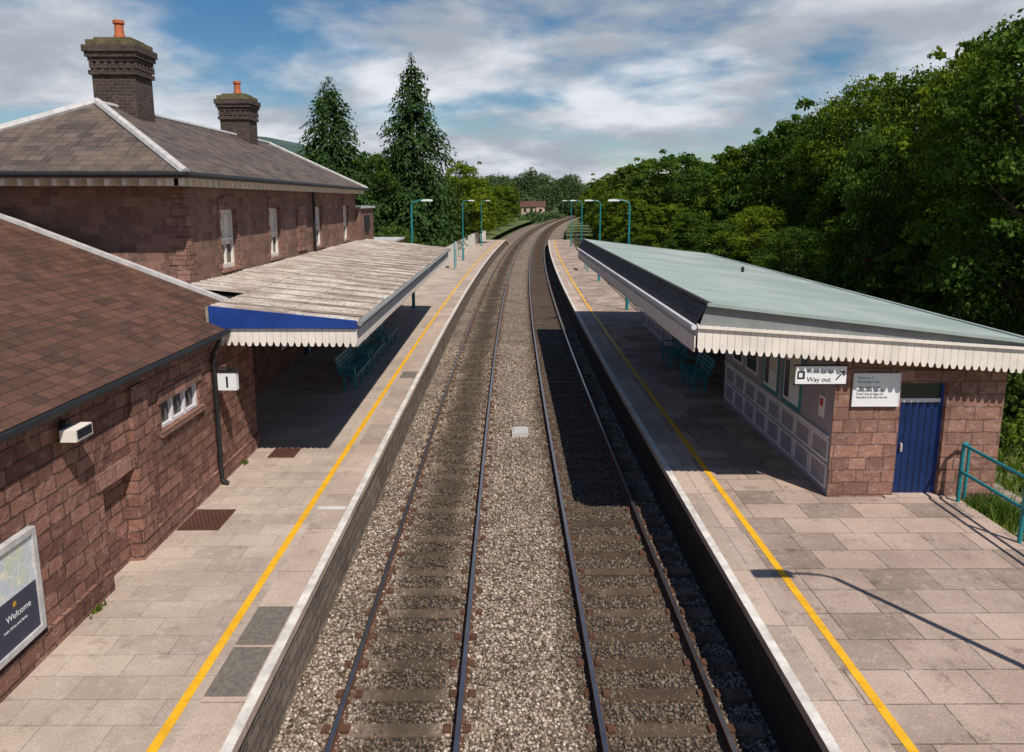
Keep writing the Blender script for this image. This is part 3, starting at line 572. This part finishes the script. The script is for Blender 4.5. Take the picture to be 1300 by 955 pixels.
# cottage
g=empty('cottage'); cxx,cy=8.5,262; mb=MB(); mb.box(cxx-4,cxx+4,cy,cy+5,-.4,4.4,'render'); mb.box(cxx+1,cxx+3.5,cy-2,cy,-.4,4.0,'render'); mb.build('walls',g)
mb=MB(); mb.face([(cxx-4.4,cy-.4,4.3),(cxx+4.4,cy-.4,4.3),(cxx+4.4,cy+2.5,6.2),(cxx-4.4,cy+2.5,6.2)],'tile'); mb.face([(cxx-4.4,cy+5.4,4.3),(cxx+4.4,cy+5.4,4.3),(cxx+4.4,cy+2.5,6.2),(cxx-4.4,cy+2.5,6.2)],'tile'); mb.face([(cxx-4,cy,4.4),(cxx-4,cy+5,4.4),(cxx-4,cy+2.5,6.1)],'render'); mb.box(cxx-3.6,cxx-2.8,cy+2,cy+3,5.4,7,'chim'); mb.build('roof',g)
mb=MB(); 
for k in (-3.2,-1,2.0): mb.box(cxx+k,cxx+k+.9,cy-.05-(2 if k>1 else 0),cy-.002-(2 if k>1 else 0),2.6,3.7,'glass')
mb.build('windows',g)
# ------------------------------------------------------------ vegetation
def leaves(C,out,size,asp=.62,up=.3,rnd=.8):
    n=len(C); nr=out+rng.normal(0,rnd,(n,3)); nr[:,2]+=up; nr/=np.linalg.norm(nr,axis=1)[:,None]+1e-9
    t=rng.normal(0,1,(n,3)); a=np.cross(nr,t); a/=np.linalg.norm(a,axis=1)[:,None]+1e-9; b=np.cross(nr,a)
    s=(size*rng.uniform(.6,1.35,n))[:,None]; return np.stack([C-a*s,C-b*s*asp+a*s*.15,C+a*s,C+b*s*asp+a*s*.15],1).reshape(-1,3)
def blobs(cs,rs,per,size,sq=.8):
    out=[];CC=[]
    for c,r,p in zip(cs,rs,per):
        d=rng.normal(0,1,(p,3)); d/=np.linalg.norm(d,axis=1)[:,None]; d[:,2]=np.where(d[:,2]<-.35,-d[:,2]*.6,d[:,2])
        lump=1+.25*np.sin(d[:,0]*5+c[0]*3)*np.cos(d[:,1]*6+c[1]*3)+.18*np.sin(d[:,2]*9+c[0]*3)+rng.normal(0,.08,p)
        rr=r*lump*(rng.uniform(0,1,p)**(1/6))
        CC.append(np.array(c)+d*rr[:,None]*np.array([1,1,sq])); out.append(d)
    C=np.concatenate(CC);O=np.concatenate(out); return leaves(C,O,np.full(len(C),size))
def trunkmesh(segs):
    mb=MB()
    for pts,r in segs: mb.tube(pts,r,'bark',7,False)
    return np.array(mb.v),np.array(mb.f)
def combine(name,tv,tf,lv,leafmat):
    lf=np.arange(len(lv)).reshape(-1,4); V=np.concatenate([tv,lv]); F=np.concatenate([tf,lf+len(tv)]); mi=np.concatenate([np.zeros(len(tf)),np.ones(len(lf))])
    return fastmesh(name,V,F,['bark',leafmat],mi)
def broadleaf(seed,H=10,R=3.6,nl=15000,mat='leaf',size=.13,low=.2,nb=44,peak=.38):
    r=random.Random(seed); segs=[]; top=H*.72
    segs.append(([(0,0,-.5),(r.uniform(-.1,.1),0,H*.25),(r.uniform(-.3,.3),r.uniform(-.3,.3),H*.5),(r.uniform(-.4,.4),r.uniform(-.4,.4),top)],[.26,.2,.14,.06]))
    cs=[];rs=[]
    for i in range(nb):
        t=(i+.5)/nb; z=H*(low+(.93-low)*t); q=abs(t-peak)/(1.04-peak) if t>peak else abs(t-peak)/(peak+.25)
        prof=max(.12,1-q**2)**.6
        a=i*2.4+r.uniform(-.6,.6); rad=R*prof*r.uniform(.45,.9); c=(math.cos(a)*rad,math.sin(a)*rad,z+r.uniform(-.3,.3)); rr=R*r.uniform(.15,.34)*(.7+.3*prof)
        cs.append(c);rs.append(rr)
        if i%3==0:
            zb=z*.55+H*.05; segs.append(([(0,0,zb),(c[0]*.5,c[1]*.5,(zb+z)/2+.2),(c[0]*.95,c[1]*.95,z)],[.09,.06,.02]))
    cs.append((0,0,H*.9));rs.append(R*.25); cs.append((.2,.1,H*.55)); rs.append(R*.5)
    for k in range(26):
        a=r.uniform(0,6.28); z=H*r.uniform(low,.99); t=(z/H-low)/(1-low); q=R*max(.1,(1-(t-peak)**2*2.2))**.6*r.uniform(.85,1.12); cs.append((math.cos(a)*q,math.sin(a)*q,z)); rs.append(R*r.uniform(.06,.13))
    w=np.array(rs)**2; per=np.maximum(50,(nl*w/w.sum())).astype(int)
    lv=blobs(cs,rs,per,size); tv,tf=trunkmesh(segs); return combine('broadleaf_%d'%seed,tv,tf,lv,mat)
def conifer(seed,H=17,R=4.2,low=.03,size=.27,ex=.72):
    r=random.Random(seed); tv,tf=trunkmesh([([(0,0,-.5),(0,0,H*.5),(0,0,H)],[.3,.18,.02])]); C=[];A=[];SZ=[]
    z=H*low+.2
    while z<H*.995:
        t=z/H; env=R*(1-t)**ex*min(1,.78+1.2*t)*r.uniform(.88,1.1); nb=int(7+env*4.5)
        for b in range(nb):
            a=r.uniform(0,6.283); L=max(.15,env*r.uniform(.7,1.12)*(1+.12*math.sin(a*3+z*1.3))); dx,dy=math.cos(a),math.sin(a); k=.25*L
            while k<L:
                q=k/L; zz=z+.25*L*q-.5*L*q*q-.05*L
                for m in range(2):
                    C.append((dx*k+r.gauss(0,.13),dy*k+r.gauss(0,.13),zz+r.gauss(0,.1))); A.append((dx+r.gauss(0,.45),dy+r.gauss(0,.45),-.35-.5*q+r.gauss(0,.2))); SZ.append(size*(1.15-.4*q)*(.55 if t>.93 else 1))
                k+=.26
        z+=.3
    C=np.array(C);A=np.array(A);A/=np.linalg.norm(A,axis=1)[:,None]; s=np.array(SZ)[:,None]; up=np.array([0,0,1.])+rng.normal(0,.55,A.shape); B=np.cross(A,up);B/=np.linalg.norm(B,axis=1)[:,None]
    V=np.stack([C-A*s*.7,C-B*s*.38,C+A*s,C+B*s*.38],1).reshape(-1,3); return combine('conifer_%d'%seed,tv,tf,V,'needle')
near=[broadleaf(11,10,3.3,30000,size=.08,nb=60),broadleaf(12,10,3.8,30000,size=.08,nb=60),broadleaf(13,10,2.9,27000,size=.08,nb=56,peak=.5)]
protos=[broadleaf(1,10,3.4),broadleaf(2,10,3.9,peak=.5),broadleaf(3,10,2.9,peak=.3),broadleaf(4,10,3.6,peak=.45)]
shrub=[broadleaf(21,10,6.5,9000,'leafd',.24,.05,30),broadleaf(22,10,5.2,9000,'leafd',.22,.05,30)]
con=[conifer(1,17,6.4,low=.13,ex=.74),conifer(2,17,6.2,ex=.55,low=.1)]
def tree(me,x,y,z,h,name,w=1.0,base=10):
    o=bpy.data.objects.new(name,me); COL.objects.link(o); s=h/base; o.location=(x,y,z); o.scale=(s*w,s*w,s); o.rotation_euler=(0,0,random.uniform(0,6.28)); return o
def at(xp,vp,Y):
    k=967/(Y*.984); return (xp-645)/k, 6.3+(255-vp)*.984/k
for (Y,xp,vp,w) in ((22,1345,0,.95),(26,1290,35,.85),(31,1215,92,.85),(36,1160,98,.8),(42,1098,104,.8),(38,1240,60,.8),(46,1045,150,.8),(52,1012,148,.8),(58,962,178,.8),(66,925,190,.85),(72,893,215,.9),(84,862,195,1),(92,825,203,1.05),(104,795,210,1.05),(118,772,222,1.05),(135,757,230,1.1),(30,1110,175,.7),(40,1185,112,.85),(49,1075,128,.8),(62,985,170,.8)):
    x,zt=at(xp,vp,Y); tree((near[random.randrange(3)] if Y<48 else protos[random.randrange(4)]),x,Y,.6,zt-.4,'broadleaf_tree',w)
for (Y,x,h,w) in ((20,16.5,5.5,1.1),(24,15.8,5.5,1.1),(28,15.0,4.6,1.2),(33,14.8,5.0,1.1),(38,14.5,4.6,1.2),(44,14.4,5.6,1.0),(50,14.0,4.6,1.2),(57,13.6,5.0,1.1),(64,13.5,5.6,1.1),(72,13,5.6,1.1),(80,13,6.2,1.1),(89,13.2,6.5,1.2),(99,13.4,7,1.1),(110,14.5,7.2,1.1),(122,15.0,7.5,1.1),(136,16,8,1.2),(150,17.5,8,1.2),(165,19.5,8.5,1.2),(185,22.5,9,1.2),(205,26,9,1.2),(230,30,9,1.2),(255,36,10,1.2)):
    tree((near[random.randrange(3)] if Y<48 else protos[random.randrange(4)]),x,Y,.5,h,'broadleaf_tree',w*1.1)
for i in range(26):
    Y=18+i*3.6+random.uniform(-1,1); tree(shrub[i%2],random.uniform(11.2,13.2)+S(Y)+(1 if Y<36 else -1.2),Y,.4,random.uniform(1.6,3.2),'shrub',random.uniform(.8,1.1))
for i in range(15):
    Y=26+i*8.5; tree(protos[i%4],24.5+random.uniform(-1,2)+S(Y)*.6,Y,.8,random.uniform(9.0,10.5),'broadleaf_tree',1.25)
x,zt=at(530,72,76); tree(con[0],x-.3,76,.6,zt-.6,'conifer_tree',.88,17)
x,zt=at(424,102,66); tree(con[1],x,66,.6,zt-.6,'conifer_tree',.92,17)
for (Y,xp,vp,w) in ((96,588,205,.8),(74,478,195,.9),(100,604,238,1.1),(75,395,195,1.1),(100,450,200,1.2),(118,592,238,1.2),(60,355,215,1),(128,612,238,1.3),(150,625,236,1.3),(175,640,236,1.3),(170,600,228,1.3)):
    x,zt=at(xp,vp,Y); tree(protos[random.randrange(4)],x,Y,.6,zt-.4,'broadleaf_tree',w)
for i in range(16):
    Y=50+i*7; tree(shrub[i%2],-random.uniform(9.2,11)+S(Y),Y,.4,random.uniform(2.4,4),'shrub',.9)
cs=[];rs=[]
for i in range(150):
    Y=random.uniform(16,120); x=random.uniform(10.6,14.5) if Y<40 else random.uniform(8.8,13); r=random.uniform(.3,.85)*(1 if x>10.5 else .6); cs.append((x+S(Y),Y,.6+r*.4)); rs.append(r)
for i in range(70):
    Y=random.uniform(45,200); x=-random.uniform(7.6,11); r=random.uniform(.5,1.2); cs.append((x+S(Y),Y,.8+r*.5)); rs.append(r)
lv=blobs(cs,rs,[int(420*r*r)+60 for r in rs],.085,.85); o=bpy.data.objects.new('undergrowth',fastmesh('undergrowth',lv,np.arange(len(lv)).reshape(-1,4),['leafd'])); COL.objects.link(o)
cs=[];rs=[]
for i in range(250):
    if i<70: Y=random.uniform(170,300); x=-random.uniform(14,45)+S(Y); zt=random.uniform(7,11)
    elif i<110: Y=random.uniform(200,330); x=random.uniform(14,45)+S(Y); zt=random.uniform(8,12)
    elif i<210: Y=random.uniform(330,420); x=random.uniform(-70,110); zt=random.uniform(12,21)
    else: Y=random.uniform(215,300); x=-random.uniform(4.5,9)+S(Y); zt=random.uniform(1.5,3.2)
    R=random.uniform(2.6,4.6) if zt>5 else random.uniform(1.2,2.2)
    for k in range(3 if zt<12 else 5): cs.append((x+random.uniform(-2,2),Y,zt-R*.8-k*R*.7)); rs.append(R*(.75+.2*k if k<3 else 1.2))
lv=blobs(cs,rs,[int(22*r*r)+50 for r in rs],.4,.95); o=bpy.data.objects.new('distant_trees',fastmesh('distant_trees',lv,np.arange(len(lv)).reshape(-1,4),['far'])); COL.objects.link(o)
def blades(name,P,h,wd,mat='leafd'):
    n=len(P); d=rng.normal(0,.35,(n,3)); d[:,2]=1; hh=(h*rng.uniform(.4,1.1,n))[:,None]; s=np.cross(d,rng.normal(0,1,(n,3))); s/=np.linalg.norm(s,axis=1)[:,None]; s*=wd
    V=np.stack([P-s,P+s,P+d*hh+s*.2,P+d*hh-s*.2],1).reshape(-1,3); o=bpy.data.objects.new(name,fastmesh(name,V,np.arange(len(V)).reshape(-1,4),[mat])); COL.objects.link(o)
def tuft(name,c,rx,ry,n,h): blades(name,np.stack([rng.normal(c[0],rx,n),rng.normal(c[1],ry,n),np.full(n,c[2])],1),h,.014)
tuft('grass_tuft',(8.75,13.0,.62),.22,.3,1500,.4); tuft('grass_tuft',(8.45,12.2,.62),.1,.6,400,.3)
for y in (15.2,9.4): tuft('weed',(-5.5,y,PL),.03,.1,50,.08)
n=26000; X=rng.uniform(8.6,14,n); Y=rng.uniform(14,90,n); m=~((X>8.4)&(X<9.9)&(Y<30)); X=X[m];Y=Y[m]
blades('long_grass',np.stack([X+3e-4*np.maximum(0,Y-17)**2,Y,np.full(len(X),.6)],1),.36,.03)
# hills
mb=MB(); sil=[(-900,150),(-300,165),(200,170),(345,177),(385,184),(470,215),(560,236),(600,230),(640,226),(665,229),(720,245),(800,243),(1000,240),(1400,235),(2200,240)]
D=2000; pts=[]
xs=np.linspace(-900,2200,150); vs=np.interp(xs,[a for a,b in sil],[b for a,b in sil])
for x,v in zip(xs,vs):
    pts.append(((x-645)/967*D,6.3+(255-v)*D/967+random.uniform(-1.5,1.5)))
for i in range(len(pts)-1):
    for a,b in ((0,.33),(.33,.66),(.66,1)):
        f=lambda p,t:(p[0]*(.6+.4*t),D*(.6+.4*t),-.45+(p[1]+.45)*t**1.6)
        mb.face([f(pts[i],a),f(pts[i+1],a),f(pts[i+1],b),f(pts[i],b)],'hill')
mb.build('hills',None,True)
# ------------------------------------------------------------ world, sun, camera
w=bpy.data.worlds.new('World'); scene.world=w; w.use_nodes=True; t=w.node_tree; t.nodes.clear(); L=t.links.new
try: w.cycles.sampling_method='NONE'
except Exception: pass
ld=Vector((-.40,.65,-1)).normalized(); el=math.asin(-ld.z); az=math.atan2(-ld.x,-ld.y)
sky=t.nodes.new('ShaderNodeTexSky'); sky.sky_type='NISHITA'; sky.sun_disc=False; sky.sun_elevation=el; sky.sun_rotation=az; sky.air_density=1.0; sky.dust_density=.3; sky.ozone_density=2.5
hs=t.nodes.new('ShaderNodeHueSaturation'); hs.inputs['Saturation'].default_value=1.35; L(sky.outputs[0],hs.inputs['Color'])
bg=t.nodes.new('ShaderNodeBackground'); bg.inputs[1].default_value=.075; L(hs.outputs[0],bg.inputs[0])
tc=t.nodes.new('ShaderNodeTexCoord'); sp=t.nodes.new('ShaderNodeSeparateXYZ'); L(tc.outputs['Generated'],sp.inputs[0])
def mth(op,a,b=0.):
    x=t.nodes.new('ShaderNodeMath'); x.operation=op
    for i,q in enumerate((a,b)):
        if isinstance(q,(int,float)): x.inputs[i].default_value=q
        else: L(q,x.inputs[i])
    return x.outputs[0]
def mr(v,a,b,c=0,d=1):
    x=t.nodes.new('ShaderNodeMapRange'); x.interpolation_type='SMOOTHSTEP'; L(v,x.inputs[0])
    for i,q in enumerate((a,b,c,d)): x.inputs[i+1].default_value=q
    return x.outputs[0]
zz=mth('ADD',mth('MAXIMUM',sp.outputs[2],0),.22); cb=t.nodes.new('ShaderNodeCombineXYZ'); L(mth('DIVIDE',sp.outputs[0],zz),cb.inputs[0]); L(mth('DIVIDE',sp.outputs[1],zz),cb.inputs[1]); cb.inputs[2].default_value=3.1
def nz(scale,det,r,loc=(0,0,0)):
    mp=t.nodes.new('ShaderNodeMapping'); mp.inputs['Location'].default_value=loc; L(cb.outputs[0],mp.inputs[0]); x=t.nodes.new('ShaderNodeTexNoise'); L(mp.outputs[0],x.inputs['Vector']); x.inputs['Scale'].default_value=scale; x.inputs['Detail'].default_value=det; x.inputs['Roughness'].default_value=r; x.inputs['Distortion'].default_value=.2; return x.outputs[0]
n1=nz(1.25,8,.52,(.4,0,0)); c=mr(n1,.395,.54); c=mth('MULTIPLY',c,mr(sp.outputs[2],.3,.55,1,.08))
sh=mr(nz(1.6,6,.55,(3.3,1.2,0)),.36,.66)
mx=t.nodes.new('ShaderNodeMix'); mx.data_type='RGBA'; L(sh,mx.inputs[0]); mx.inputs[6].default_value=(.42,.47,.54,1); mx.inputs[7].default_value=(.88,.91,.96,1)
bg2=t.nodes.new('ShaderNodeBackground'); bg2.inputs[1].default_value=.92; L(mx.outputs[2],bg2.inputs[0])
ms=t.nodes.new('ShaderNodeMixShader'); L(c,ms.inputs[0]); L(bg.outputs[0],ms.inputs[1]); L(bg2.outputs[0],ms.inputs[2]); wo=t.nodes.new('ShaderNodeOutputWorld'); L(ms.outputs[0],wo.inputs[0])
sd=bpy.data.lights.new('sun','SUN'); sd.energy=5.0; sd.angle=math.radians(.5); sd.color=(1,.94,.85); so=bpy.data.objects.new('sun',sd); COL.objects.link(so); so.rotation_euler=ld.to_track_quat('-Z','Y').to_euler(); so.location=(20,-30,50)
cd=bpy.data.cameras.new('camera'); cam=bpy.data.objects.new('camera',cd); COL.objects.link(cam); scene.camera=cam
cam.location=(0,0,6.3); cam.rotation_euler=(math.radians(90-10.37),0,math.radians(-.296)); cd.sensor_width=36; cd.lens=36*967/1300; cd.shift_y=-45.5/1300; cd.clip_end=9000; cd.clip_start=.1
